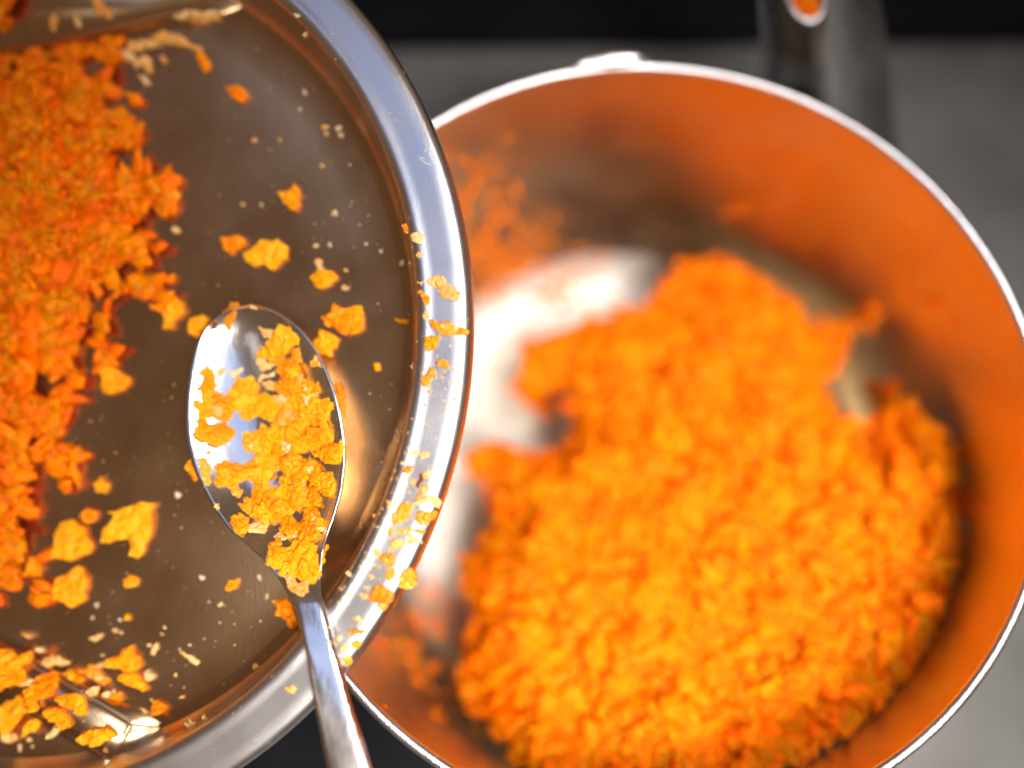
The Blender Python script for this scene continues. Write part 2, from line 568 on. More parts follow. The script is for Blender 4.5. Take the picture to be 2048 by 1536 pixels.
def blob(rng, r, n=9, elong=1.0, spike=0.35):
    a0 = rng.uniform(0, 6.28)
    out = []
    for k in range(n):
        a = 2 * math.pi * (k + rng.uniform(-.3, .3)) / n
        q = r * (1 + rng.uniform(-spike, spike))
        x, y = q * math.cos(a) * elong, q * math.sin(a) / elong
        out.append((x * math.cos(a0) - y * math.sin(a0), x * math.sin(a0) + y * math.cos(a0)))
    return out


def area2(poly):
    return sum(a[0] * b_[1] - b_[0] * a[1] for a, b_ in zip(poly, poly[1:] + poly[:1]))


def piece_geom(poly, h, rng, rough=1.0, rings=(0.92, 0.64, 0.32), bend=0.0):
    """poly: local xy outline in metres about (0,0); z is up. A torn flake with a lumpy top."""
    if area2(poly) < 0: poly = poly[::-1]
    n = len(poly)
    size = max(max(abs(x), abs(y)) for x, y in poly)
    sd = Vector((rng.uniform(0, 99), rng.uniform(0, 99), rng.uniform(0, 99)))
    fq = 2.6 / max(size, 1e-5)

    def lump(x, y, k):
        v = Vector((x * fq, y * fq, 0)) + sd
        d = noise.voronoi(v * 0.9)[0]
        return k * h * rough * (0.8 * (d[0] - 0.35) + 0.6 * noise.noise(v * 1.7)) + bend * (x * x - y * y) / max(size, 1e-5)
    V, Fc = [], []
    for sc_, z, k in ((0.90, 0.0, 0.2), (1.0, 0.35, 0.4), (0.97, 0.75, 0.7)):
        for x, y in poly:
            V.append((x * sc_, y * sc_, z * h + lump(x * sc_, y * sc_, k)))
    for r in rings:
        for x, y in poly:
            jx = r * (1 + 0.22 * noise.noise(Vector((x * fq * 2, y * fq * 2, 5)) + sd))
            V.append((x * jx, y * jx, h * (1.0 + 0.15 * (1 - r)) + lump(x * jx, y * jx, 1.0)))
    nrg = 3 + len(rings)
    V.append((0, 0, h * 1.12 + lump(0, 0, 1)))
    V.append((0, 0, 0))
    for i in range(nrg - 1):
        for k in range(n):
            l = (k + 1) % n
            Fc.append((i * n + k, i * n + l, (i + 1) * n + l, (i + 1) * n + k))
    for k in range(n):
        l = (k + 1) % n
        Fc.append(((nrg - 1) * n + k, (nrg - 1) * n + l, nrg * n))
        Fc.append((l, k, nrg * n + 1))
    return V, Fc


def flake_geom(poly, h, rng, rough=1.0, cell=None):
    """a torn flat flake: irregular facets on top, ragged upright edge"""
    if area2(poly) < 0: poly = poly[::-1]
    n = len(poly)
    xs = [p[0] for p in poly]; ys = [p[1] for p in poly]
    size = max(max(xs) - min(xs), max(ys) - min(ys))
    cell = cell or max(0.00055, size / 9)
    pts = [Vector(p) for p in poly]
    inner_pts = []
    tries = int(3.5 * (max(xs) - min(xs)) * (max(ys) - min(ys)) / cell ** 2) + 6
    for _ in range(tries):
        q = Vector((rng.uniform(min(xs), max(xs)), rng.uniform(min(ys), max(ys))))
        if not inside(poly, q.x, q.y): continue
        if min((q - p).length_squared for p in inner_pts + pts) < (cell * .6) ** 2: continue
        inner_pts.append(q)
    vs, es, fs, _, _, _ = delaunay_2d_cdt(pts + inner_pts, [], [list(range(n))], 1, 1e-9)
    sd = Vector((rng.uniform(0, 99), rng.uniform(0, 99), rng.uniform(0, 99)))
    fq = 2.4 / max(size, 1e-5) * 2
    tx, ty = rng.uniform(-.25, .25), rng.uniform(-.25, .25)

    def lump(x, y):
        v = Vector((x * fq, y * fq, 0)) + sd
        d = noise.voronoi(v)[0]
        return h * rough * (0.55 * (d[1] - d[0]) + 0.9 * noise.noise(v * 1.1) + 0.25 * noise.noise(v * 3.1)) + (tx * x + ty * y) * .5
    m_ = len(vs)
    edge = [min((v - p).length_squared for p in pts) < 1e-12 for v in vs]
    V, Fc = [], []
    for v, e in zip(vs, edge):
        V.append((v.x, v.y, h * (0.62 if e else 1.0) + lump(v.x, v.y) * (.8 if e else 1) + (0 if e else h * rng.uniform(-.25, .25))))
    for f in fs:
        f = list(f)
        a = sum(vs[f[k]].x * vs[f[(k + 1) % len(f)]].y - vs[f[(k + 1) % len(f)]].x * vs[f[k]].y for k in range(len(f)))
        Fc.append(tuple(f if a > 0 else f[::-1]))
    cnt = {}
    for f in Fc:
        for k in range(len(f)):
            cnt[(f[k], f[(k + 1) % len(f)])] = 1
    border = [e for e in cnt if (e[1], e[0]) not in cnt]
    low = {}
    for a, b_ in border:
        for q in (a, b_):
            if q not in low:
                low[q] = len(V)
                V.append((vs[q].x * .95, vs[q].y * .95, min(0.0, V[q][2] - h * .4)))
    c_ = len(V); V.append((0, 0, -h * .1))
    for a, b_ in border:
        Fc.append((b_, a, low[a], low[b_]))
        Fc.append((low[b_], low[a], c_))
    return V, Fc


def inside(poly, x, y):
    c = False
    n = len(poly)
    for i in range(n):
        x1, y1 = poly[i]; x2, y2 = poly[(i + 1) % n]
        if (y1 > y) != (y2 > y) and x < (x2 - x1) * (y - y1) / (y2 - y1) + x1:
            c = not c
    return c


GROUPS = {
    'spoon': ('torn flake of grated carrot in the heap on the spoon', 'carrot flakes on the spoon'),
    'spoonsmall': ('small torn bit of grated carrot lying on top of the heap in the spoon', 'carrot bits on the spoon'),
    'floor': ('loose flake of grated carrot on the brown pan floor', 'carrot flakes on the pan floor'),
    'ridge': ('flake of grated carrot on the pressed ridge of the pan', 'carrot flakes on the pressed ridge'),
    'rim': ('wet flake of grated carrot stuck to the flange of the pan', 'carrot flakes on the pan flange'),
    'rimpale': ('dried tan scrap of carrot stuck to the flange of the pan', 'dried scraps on the pan flange'),
    'crumb': ('tiny pale crumb stuck to the brown pan floor', 'pale crumbs on the pan floor'),
    'pale': ('dull tan scrap of carrot on the brown pan floor', 'tan scraps on the pan floor'),
}


def drop(poly, grp, mat, h=0.0016, levels=2, amp=0.16, label=None, sink=0.25, add=True, seed=None, rough=1.0, lift=0.0, tilt=0.0, flat=True):
    """poly in photo pixels: the piece lies on whatever is under it (its plane is fitted to the hits)"""
    rng = random.Random(seed if seed is not None else hash((round(poly[0][0]), round(poly[0][1]), len(poly))) & 0xffff)
    cx = sum(p[0] for p in poly) / len(poly); cy = sum(p[1] for p in poly) / len(poly)
    pts = []
    for s in (0.0, 0.55):
        for p in (poly if s else poly[:1]):
            q = hit(cx + (p[0] - cx) * s, cy + (p[1] - cy) * s)
            if q: pts.append(q[0])
    if not pts: return None
    h0_ = hit(cx, cy)
    if h0_ is None: return None
    c = Vector((0, 0, 0))
    for p in pts: c += p
    c /= len(pts)
    # least-squares plane in the camera frame
    ez = -ray(cx, cy).normalized(); ex = (CM @ Vector((1, 0, 0))); ex = (ex - ez * ex.dot(ez)).normalized(); ey = ez.cross(ex)
    sxx = sxy = syy = sxz = syz = 1e-12
    for p in pts:
        x, y, z = (p - c).dot(ex), (p - c).dot(ey), (p - c).dot(ez)
        sxx += x * x; sxy += x * y; syy += y * y; sxz += x * z; syz += y * z
    det = sxx * syy - sxy * sxy
    gx = gy = 0
    if abs(det) > 1e-22:
        gx = (sxz * syy - syz * sxy) / det; gy = (syz * sxx - sxz * sxy) / det
    gx = max(-.7, min(.7, gx)) + rng.uniform(-tilt, tilt); gy = max(-.7, min(.7, gy)) + rng.uniform(-tilt, tilt)
    n = (ez - ex * gx - ey * gy).normalized()
    top_ = max((p - c).dot(n) for p in pts)
    base = c + n * (0.35 * top_ - sink * h + lift)
    u = (ex - n * ex.dot(n)).normalized(); v = n.cross(u)
    loc = []
    for x, y in jag(poly, rng, levels, amp):
        w_ = on_plane(x, y, base, n) - base
        loc.append((w_.dot(u), w_.dot(v)))
    # keep the outline about its own middle
    mx = sum(p[0] for p in loc) / len(loc); my = sum(p[1] for p in loc) / len(loc)
    loc = [(x - mx, y - my) for x, y in loc]
    base = base + u * mx + v * my
    Vv, Ff = flake_geom(loc, h, rng, rough)
    name = 'carrot_crumb' if grp in ('crumb', 'spoonsmall') else 'carrot_flake'
    me = bpy.data.meshes.new(name)
    me.from_pydata(Vv, [], Ff); me.update()
    me.polygons.foreach_set('use_smooth', [flat is False] * len(me.polygons))
    me.materials.append(mat)
    ob = bpy.data.objects.new(name, me); col.objects.link(ob)
    Mx = Matrix(((u.x, v.x, n.x, base.x), (u.y, v.y, n.y, base.y), (u.z, v.z, n.z, base.z), (0, 0, 0, 1)))
    ob.matrix_world = Mx
    lb, gr = GROUPS[grp]
    if label: tag(ob, label, 'carrot')
    else: tag(ob, lb, 'crumb' if name == 'carrot_crumb' else 'carrot', gr)
    if add:
        trees.append(BVHTree.FromPolygons([Mx @ Vector(p) for p in Vv], Ff))
    return ob


def crop(pts, x0, y0, s):
    return [(x0 + x * s, y0 + y * s) for x, y in pts]


def A(pts): return crop(pts, 350, 580, 0.1953)
def B(pts): return crop(pts, 360, 860, 0.2344)


C_, W, T, D_ = M_carrot, M_wet, M_pale, M_brown
# -- on the spoon: (outline, material, thickness)
spoon_p = [
    (A([(200, 1320), (300, 1290), (330, 1360), (400, 1380), (520, 1350), (630, 1470), (560, 1560), (400, 1570), (240, 1560), (190, 1450)]), C_, .0022),
    (B([(530, 30), (700, -60), (800, 0), (830, 100), (760, 200), (690, 190), (600, 180), (540, 130)]), C_, .003),
    (B([(800, 0), (960, -60), (1100, 0), (1150, 120), (1060, 200), (950, 240), (850, 150)]), C_, .003),
    (A([(830, 1080), (930, 1040), (1050, 1100), (1120, 1090), (1080, 1250), (1000, 1310), (850, 1290), (740, 1330), (650, 1260), (760, 1230)]), C_, .003),
    (A([(1100, 1100), (1200, 1110), (1320, 1280), (1400, 1420), (1250, 1480), (1100, 1420), (1030, 1320), (1090, 1250)]), C_, .003),
    (B([(550, 280), (680, 190), (820, 200), (870, 330), (760, 420), (640, 400), (560, 340)]), C_, .003),
    (B([(620, 440), (760, 430), (820, 520), (720, 560), (610, 560)]), C_, .003),
    (B([(800, 480), (950, 420), (1100, 480), (1180, 540), (1190, 620), (1060, 660), (950, 620), (850, 600)]), C_, .0026),
    (B([(1100, 0), (1250, -60), (1320, 80), (1300, 180), (1200, 230), (1120, 150)]), C_, .0026),
    (A([(1200, 1100), (1350, 1100), (1500, 1120), (1600, 1100), (1640, 1200), (1600, 1330), (1450, 1400), (1320, 1280)]), C_, .0026),
    (A([(1100, 970), (1250, 880), (1380, 960), (1450, 1000), (1540, 1060), (1450, 1100), (1320, 1120), (1180, 1110)]), C_, .0022),
    (A([(1060, 800), (1150, 780), (1280, 830), (1300, 900), (1240, 980), (1120, 960), (1080, 880)]), C_, .0022),
    (A([(540, 1060), (620, 930), (640, 870), (680, 900), (700, 950), (780, 880), (830, 950), (820, 1050), (830, 1150), (810, 1230), (700, 1260), (560, 1220)]), C_, .0022),
    (A([(260, 1050), (290, 1000), (400, 1030), (480, 1060), (530, 1110), (520, 1170), (590, 1300), (540, 1330), (450, 1330), (330, 1320), (260, 1240), (280, 1150)]), C_, .0022),
    (A([(285, 870), (320, 810), (390, 840), (410, 920), (400, 1030), (330, 1050), (300, 990)]), C_, .0018),
    (A([(960, 560), (1000, 480), (1050, 400), (1060, 350), (1200, 350), (1280, 410), (1330, 480), (1290, 560), (1200, 590), (1140, 660), (1050, 620)]), C_, .0022),
    (A([(845, 365), (960, 405), (1010, 420), (990, 500), (920, 490), (890, 430)]), T, .0012),
    (A([(870, 570), (930, 590), (960, 650), (1060, 640), (1130, 680), (1130, 760), (1050, 760), (990, 740), (920, 700), (850, 680)]), C_, .0014),
    (A([(840, 720), (870, 690), (920, 720), (990, 750), (1040, 770), (980, 820), (880, 830)]), T, .0012),
    (A([(1210, 600), (1290, 570), (1310, 740), (1240, 760), (1200, 700)]), W, .0012),
    (A([(1390, 720), (1440, 660), (1500, 760), (1510, 800), (1420, 790)]), W, .0012),
    (A([(850, 920), (900, 860), (980, 850), (1060, 800), (1000, 890), (880, 950)]), T, .0010),
    (A([(900, 940), (1050, 940), (1100, 960), (1010, 1040), (940, 1020)]), T, .0010),
    (A([(490, 240), (560, 190), (590, 130), (640, 130), (670, 180), (630, 210), (620, 290), (580, 350), (545, 430), (520, 370)]), W, .0011),
    (A([(370, 350), (410, 300), (440, 340), (425, 400), (380, 400)]), D_, .0006),
    (A([(430, 830), (470, 800), (545, 820), (500, 850), (450, 890)]), T, .0008),
    (A([(560, 860), (680, 790), (705, 820), (630, 870), (600, 900)]), T, .0008),
    (A([(765, 165), (800, 160), (845, 190), (830, 205), (790, 190)]), T, .0005),
    (B([(830, 300), (960, 190), (1080, 300), (1030, 400), (900, 400)]), C_, .0024),
    (B([(1050, 320), (1150, 300), (1200, 380), (1130, 430), (1070, 440)]), C_, .002),
    (B([(1320, 130), (1390, 80), (1440, 160), (1400, 240), (1290, 290), (1200, 260), (1270, 200)]), C_, .002),
    (B([(1160, 420), (1280, 380), (1340, 460), (1300, 590), (1210, 540)]), C_, .0016),
    (B([(290, 440), (330, 310), (430, 330), (500, 310), (580, 320), (610, 380), (560, 430), (440, 420), (380, 470), (310, 470)]), C_, .0018),
    (B([(420, 480), (490, 440), (540, 520), (500, 580), (440, 540)]), W, .0014),
    (B([(490, 640), (620, 570), (700, 540), (800, 580), (900, 640), (940, 730), (860, 790), (740, 780), (600, 740), (540, 690)]), C_, .0028),
    (B([(430, 780), (500, 720), (590, 760), (590, 830), (540, 890), (460, 880)]), C_, .002),
    (B([(580, 820), (660, 790), (760, 800), (760, 860), (680, 890), (600, 880)]), T, .0012),
    (B([(810, 820), (900, 790), (960, 840), (1020, 860), (1060, 960), (1010, 960), (920, 930), (860, 880)]), C_, .0018),
    (B([(1000, 800), (1100, 700), (1190, 700), (1230, 760), (1190, 860), (1210, 920), (1130, 960), (1040, 960)]), C_, .0024),
    (B([(740, 1120), (820, 1010), (900, 1030), (950, 1010), (1000, 960), (1100, 950), (1200, 1000), (1250, 1060), (1250, 1130), (1200, 1190), (1220, 1250), (1150, 1300), (1050, 1260), (960, 1270), (880, 1200), (760, 1180)]), C_, .003),
    (B([(880, 1250), (960, 1240), (1020, 1320), (1110, 1300), (1100, 1380), (990, 1400), (920, 1340)]), T, .0014),
    (B([(1210, 960), (1260, 970), (1250, 1030), (1210, 1040)]), C_, .0016),
    (B([(800, 920), (860, 880), (890, 910), (960, 935), (880, 940)]), T, .0010),
    (B([(150, 260), (230, 260), (250, 380), (260, 500), (210, 510), (190, 420)]), W, .0010),
    (B([(290, 620), (330, 630), (340, 670), (310, 690)]), T, .0006),
    (B([(220, 190), (250, 165), (270, 185), (240, 215)]), W, .0005),
]
SPOON_LABELS = {
    0: 'broad carrot clump against the side of the spoon away from the pan wall',
    14: 'upright finger of carrot above the side clump in the spoon',
    15: 'largest carrot flake near the tip of the spoon, touching its edge',
    16: 'pale pointed barb sticking out of the large flake near the spoon tip',
    20: 'wet orange scrap stuck to the spoon edge nearest the pan wall, beside the white glint',
    23: 'pointed orange scrap hanging over the tip of the spoon',
    24: 'small browned speck stuck inside the tip of the spoon',
    25: 'small tan scrap alone on the bare steel of the spoon, the rounder of two',
    26: 'small tan scrap alone on the bare steel of the spoon, the longer of two',
    27: 'thin tan shaving lying on the very edge of the spoon tip',
    30: 'carrot flake jutting out over the edge of the spoon towards the pan wall',
    32: 'separate lumpy flake on bare steel in the spoon, beside the heap',
    33: 'small wet square bit just under the separate lumpy flake in the spoon',
    35: 'round carrot chip at the lower corner of the heap in the spoon',
    38: 'carrot clump bridging the heap and the neck of the spoon',
    39: 'broad carrot clump on the neck of the spoon',
    40: 'tan shreds trailing from the clump on the neck of the spoon',
    43: 'flat wet smear of carrot along the side edge of the spoon',
}
for i, (p, mt, h) in enumerate(spoon_p):
    lab = None
    lab = SPOON_LABELS.get(i)
    drop(p, 'spoon', mt, h * .5, label=lab, seed=100 + i, rough=0.7, amp=0.26, levels=2 if len(p) < 9 else 3)
# smaller torn bits on top of the heap
heap = [B(q) for q in ([(420, -180), (620, -260), (900, -240), (1200, -200), (1330, 60), (1310, 460), (1150, 620), (700, 720), (520, 560), (520, 60)],)][0]
rng = random.Random(5)


def inside(poly, x, y):
    c = False
    n = len(poly)
    for i in range(n):
        x1, y1 = poly[i]; x2, y2 = poly[(i + 1) % n]
        if (y1 > y) != (y2 > y) and x < (x2 - x1) * (y - y1) / (y2 - y1) + x1:
            c = not c
    return c


solid = [p for p, mt, h in spoon_p if mt is C_]
spoon_outline = sp_l[:16] + sp_r[:16][::-1]
k = 0
while k < 150:
    x, y = rng.uniform(380, 700), rng.uniform(640, 1180)
    if not any(inside(p, x, y) for p in solid): continue
    r = rng.uniform(12, 21) if k < 95 else rng.uniform(6, 12)
    pl = [(x + a, y + b_) for a, b_ in blob(rng, r, rng.choice((6, 7, 8)), rng.uniform(1, 1.45), 0.4)]
    if not all(inside(spoon_outline, *q) for q in pl): continue
    drop(pl, 'spoonsmall', C_ if rng.random() < .88 else T, rng.uniform(.0004, .0007), levels=2, amp=0.3, seed=400 + k, rough=1.1, tilt=0.28, sink=0.4)
    k += 1

# -- on the pan floor
floor_p = [
    [(555, 385), (572, 385), (582, 378), (589, 366), (600, 380), (603, 393), (598, 400), (603, 412), (592, 424), (580, 418), (570, 408), (563, 395)],
    [(447, 476), (470, 473), (492, 478), (497, 490), (480, 500), (465, 512), (450, 500)],
    [(490, 510), (520, 490), (530, 482), (545, 483), (560, 480), (578, 495), (575, 520), (560, 530), (548, 542), (530, 528), (510, 535), (495, 525)],
    [(622, 555), (640, 541), (668, 543), (678, 555), (668, 565), (650, 578), (630, 572)],
    [(646, 637), (655, 630), (663, 622), (670, 608), (688, 618), (700, 616), (705, 632), (700, 640), (706, 655), (696, 672), (680, 665), (672, 653), (658, 655)],
    [(700, 615), (725, 612), (728, 635), (722, 665), (705, 670), (698, 640)],
    [(625, 690), (635, 675), (640, 660), (650, 662), (665, 668), (680, 680), (676, 695), (665, 703), (664, 715), (650, 710), (635, 706)],
    [(330, 640), (342, 600), (350, 590), (370, 605), (372, 625), (355, 640), (345, 660), (330, 660)],
    [(375, 655), (385, 638), (410, 630), (425, 640), (415, 660), (400, 678), (380, 670)],
    [(200, 740), (225, 730), (245, 745), (265, 760), (250, 780), (220, 790), (205, 780)],
    [(190, 965), (205, 953), (220, 968), (212, 988), (195, 985)],
    [(165, 1030), (180, 1015), (197, 1022), (192, 1042), (172, 1045)],
    [(205, 1065), (235, 1030), (220, 1025), (250, 1015), (290, 1003), (315, 1005), (308, 1040), (300, 1080), (275, 1118), (262, 1110), (258, 1075), (235, 1080), (205, 1085)],
    [(108, 1115), (112, 1070), (125, 1045), (148, 1038), (172, 1052), (188, 1085), (182, 1108), (150, 1122)],
    [(115, 1200), (120, 1155), (140, 1145), (160, 1130), (170, 1140), (178, 1170), (175, 1200), (150, 1215), (135, 1205)],
    [(250, 1158), (262, 1150), (279, 1158), (276, 1172), (258, 1176)],
    [(250, 1240), (256, 1226), (262, 1240)],
    [(453, 1180), (462, 1160), (480, 1155), (478, 1168), (462, 1182)],
    [(548, 1202), (575, 1195), (590, 1220), (600, 1250), (590, 1258), (575, 1240), (555, 1230)],
    [(668, 770), (680, 765), (690, 790), (688, 812), (676, 812)], [(684, 815), (692, 806), (691, 834), (684, 836)],
    [(375, 925), (384, 915), (392, 935), (400, 955), (392, 962), (380, 945)],
    [(790, 636), (806, 640), (822, 639), (820, 647), (806, 646)], [(748, 728), (760, 726), (763, 740), (752, 742)],
    [(395, 112), (408, 107), (420, 122), (424, 138), (412, 147), (402, 135)], [(455, 178), (470, 172), (492, 180), (500, 195), (488, 208), (470, 200)],
    [(290, 378), (320, 350), (345, 365), (365, 390), (355, 410), (325, 420), (300, 400)],
    [(255, 575), (285, 555), (320, 570), (330, 590), (300, 595), (275, 585)],
]
FLOOR_LABELS = {
    0: 'single star-shaped carrot flake lying alone on the bare pan floor',
    1: 'smaller of two neighbouring carrot flakes on the pan floor beyond the spoon tip',
    2: 'larger of two neighbouring carrot flakes on the pan floor beyond the spoon tip',
    3: 'rounded yellow carrot bit on the pan floor between spoon tip and flange',
    4: 'bright jagged carrot flake on the pan floor beside the spoon, near the pan wall',
    5: 'shaded carrot flake tucked behind the bright jagged one beside the spoon',
    6: 'carrot flake touching the edge of the spoon next to the bright jagged one',
    7: 'upright carrot flake between the carrot drift and the spoon tip',
    8: 'carrot flake almost touching the spoon tip on the side of the drift',
    9: 'lone chunky carrot bit in the gap between the drift and the spoon bowl',
    10: 'small carrot bit on the pan floor at the foot of the drift',
    11: 'small dull carrot bit beside the ragged flake with a hole',
    12: 'large ragged carrot flake standing apart at the end of the drift',
    13: 'rounded carrot flake at the end of the drift beside the large ragged flake',
    14: 'tall notched carrot flake below the rounded one at the end of the drift',
    15: 'small cube-like carrot bit alone on the floor between the drift and the spoon neck',
    17: 'slanted carrot sliver on the pan floor beside the spoon neck',
    18: 'carrot flake on the pan floor tucked under the spoon handle',
    22: 'thin yellow sliver on the pan wall just inside the flange',
    24: 'carrot bit hanging below the scraps along the upper pressed ridge',
    25: 'dull carrot flake alone on the pan floor under the upper ridge',
    26: 'carrot clump jutting from the middle of the drift',
    27: 'curved carrot shred jutting from the drift towards the spoon',
}
for i, p in enumerate(floor_p):
    lab = FLOOR_LABELS.get(i)
    drop(p, 'floor', M_carrot, 0.0018 if max(q[0] for q in p) - min(q[0] for q in p) > 30 else .0014, label=lab, seed=600 + i, lift=0.0004 if i < 20 else 0)


def G(pts): return crop(pts, 0, 1136, 0.2604)


ridge_p = [
    ([(0, 620), (100, 620), (160, 680), (230, 650), (265, 635), (240, 730), (180, 760), (220, 830), (230, 910), (120, 900), (50, 920), (0, 960)], C_),
    ([(0, 1060), (110, 1000), (150, 960), (200, 1010), (260, 1080), (180, 1140), (110, 1230), (0, 1255)], C_),
    ([(325, 750), (345, 700), (410, 680), (470, 690), (550, 735), (480, 760), (390, 770), (355, 795)], T),
    ([(600, 790), (690, 735), (770, 780), (800, 830), (860, 860), (820, 895), (720, 850), (640, 810)], W),
    ([(510, 810), (560, 770), (600, 800), (675, 855), (640, 875), (560, 850)], C_),
    ([(825, 740), (850, 690), (940, 660), (975, 610), (1035, 585), (1045, 630), (1090, 680), (1100, 740), (1060, 790), (1000, 790), (900, 770)], C_),
    ([(925, 835), (960, 805), (1060, 795), (1110, 850), (1145, 915), (1120, 945), (1050, 905), (980, 885)], C_),
    ([(1110, 800), (1150, 775), (1195, 820), (1180, 855), (1130, 860)], T),
    ([(290, 860), (330, 820), (400, 795), (465, 800), (460, 900), (430, 970), (320, 1015), (300, 940)], C_),
    ([(430, 1000), (520, 960), (660, 970), (680, 1030), (700, 1110), (620, 1120), (560, 1080), (470, 1060)], C_),
    ([(360, 1080), (400, 1060), (500, 1070), (540, 1130), (560, 1220), (490, 1240), (440, 1180), (380, 1150)], C_),
    ([(600, 1310), (700, 1240), (790, 1230), (820, 1190), (880, 1220), (930, 1285), (870, 1310), (790, 1355), (690, 1340), (610, 1345)], C_),
    ([(200, 1230), (240, 1160), (310, 1130), (325, 1180), (290, 1240), (230, 1260)], C_),
    ([(1190, 1060), (1215, 1005), (1270, 1040), (1300, 1070), (1250, 1115), (1190, 1125)], C_),
    ([(650, 960), (700, 935), (770, 930), (740, 980), (690, 990)], T), ([(780, 975), (860, 945), (865, 985), (820, 1000)], T),
    ([(870, 985), (935, 945), (960, 1010), (910, 1005)], C_), ([(380, 1260), (430, 1200), (475, 1220), (450, 1270), (390, 1290)], T),
    ([(200, 920), (260, 880), (300, 960), (310, 1080), (260, 1070), (210, 990)], C_), ([(160, 880), (230, 840), (280, 860), (250, 900)], T),
    ([(270, 610), (330, 605), (370, 640), (310, 645)], T), ([(170, 480), (230, 490), (280, 530), (240, 540)], T),
    ([(740, 740), (800, 720), (800, 760), (760, 770)], T), ([(0, 1270), (110, 1260), (110, 1300), (60, 1330), (0, 1320)], T),
]
for i, (p, mt) in enumerate(ridge_p):
    lab = {0: 'large crumpled carrot mass on the pressed ridge under the drift', 1: 'broadest carrot slab on the pressed ridge', 2: 'dull tan carrot scrap at the upper edge of the pressed ridge',
           5: 'large crumpled carrot flake on the pan floor above the pressed ridge', 6: 'bent carrot flake just under the large crumpled one above the ridge', 7: 'small tan scrap beside the bent flake above the ridge',
           8: 'upright squarish carrot flake on the pressed ridge', 11: 'long pointed carrot flake beside the bright end of the pressed ridge', 13: 'lone carrot flake on the floor beyond the end of the pressed ridge'}.get(i)
    drop(G(p), 'ridge', mt, .0022 if mt is C_ else .0014, label=lab, seed=700 + i, rough=1.3, lift=.0003)
for i, p in enumerate(([(1415, 1210), (1470, 1185), (1515, 1190), (1500, 1225), (1440, 1235)], [(1160, 660), (1210, 570), (1225, 620), (1190, 670)],
                       [(1380, 630), (1440, 665), (1536, 710), (1520, 745), (1450, 690)], [(680, 540), (740, 525), (800, 500), (780, 540), (740, 565)],
                       [(1070, 1075), (1110, 1080), (1175, 1110), (1120, 1110)], [(1375, 1000), (1420, 975), (1420, 1000)])):
    drop(G(p), 'pale', T, .0008, seed=760 + i)
# scraps along the upper ridge
for i, p in enumerate(([(300, 75), (330, 62), (345, 68), (375, 80), (410, 98), (405, 106), (370, 95), (330, 88)], [(255, 100), (262, 85), (300, 82), (330, 95), (300, 98), (275, 105)],
                       [(225, 95), (262, 105), (285, 130), (275, 140), (240, 118)], [(280, 130), (292, 112), (305, 122), (308, 142), (298, 150)],
                       [(370, 45), (400, 35), (440, 38), (445, 45), (410, 50)], [(345, 30), (380, 18), (430, 18), (445, 25), (400, 34), (360, 38)],
                       [(205, 28), (215, 18), (226, 20), (225, 42), (212, 38)], [(187, 0), (205, -5), (210, 12), (200, 36), (190, 25)], [(103, 45), (110, 28), (118, 40), (112, 66), (105, 60)],
                       [(150, 28), (158, 35), (164, 55), (158, 58)], [(320, 115), (330, 112), (338, 128), (330, 130)], [(275, 150), (295, 158), (303, 170), (295, 172)])):
    drop(p, 'pale', T, .0012, seed=780 + i)
# tiny pale crumbs
tiny = [(652, 255, 6), (653, 268, 5), (677, 258, 6), (682, 270, 5), (669, 428, 6), (671, 423, 4), (610, 185, 5), (612, 68, 6), (637, 525, 9), (640, 535, 7), (690, 576, 8), (632, 492, 5), (660, 490, 4), (644, 332, 4),
        (595, 30, 6), (733, 488, 3), (762, 502, 3), (806, 526, 5), (822, 523, 4), (692, 541, 4), (600, 220, 3), (560, 280, 3), (510, 280, 5), (355, 460, 7), (357, 990, 6), (405, 1155, 5), (442, 1209, 5), (418, 1204, 3),
        (60, 1478, 5), (41, 1496, 6), (66, 1493, 3), (512, 1333, 7), (470, 1290, 2), (330, 1255, 3), (325, 1268, 3), (535, 1193, 5), (519, 1155, 5), (232, 1262, 5), (243, 1264, 4), (410, 1436, 6), (382, 1445, 5), (206, 1310, 4),
        (487, 410, 4), (523, 410, 4), (300, 1290, 4), (360, 1298, 2), (195, 1210, 5), (186, 1236, 4), (440, 1245, 2), (380, 1290, 3), (305, 1400, 3), (240, 1240, 3), (352, 1350, 3), (214, 1528, 8), (212, 1500, 6), (540, 300, 2), (720, 450, 2), (700, 330, 2)]
rng = random.Random(11)
for i, (x, y, r) in enumerate(tiny):
    drop([(x + a, y + b_) for a, b_ in blob(rng, r, 6, 1.15, .35)], 'crumb', M_crumb if rng.random() < .6 else T, .00012 * r, levels=1, seed=800 + i, add=False)


# -- on the flange
def R1(p): return crop(p, 650, 400, .1953)
def R2(p): return crop(p, 650, 700, .1953)
def R3(p): return crop(p, 650, 950, .1953)
def R4(p): return crop(p, 500, 1086, .293)


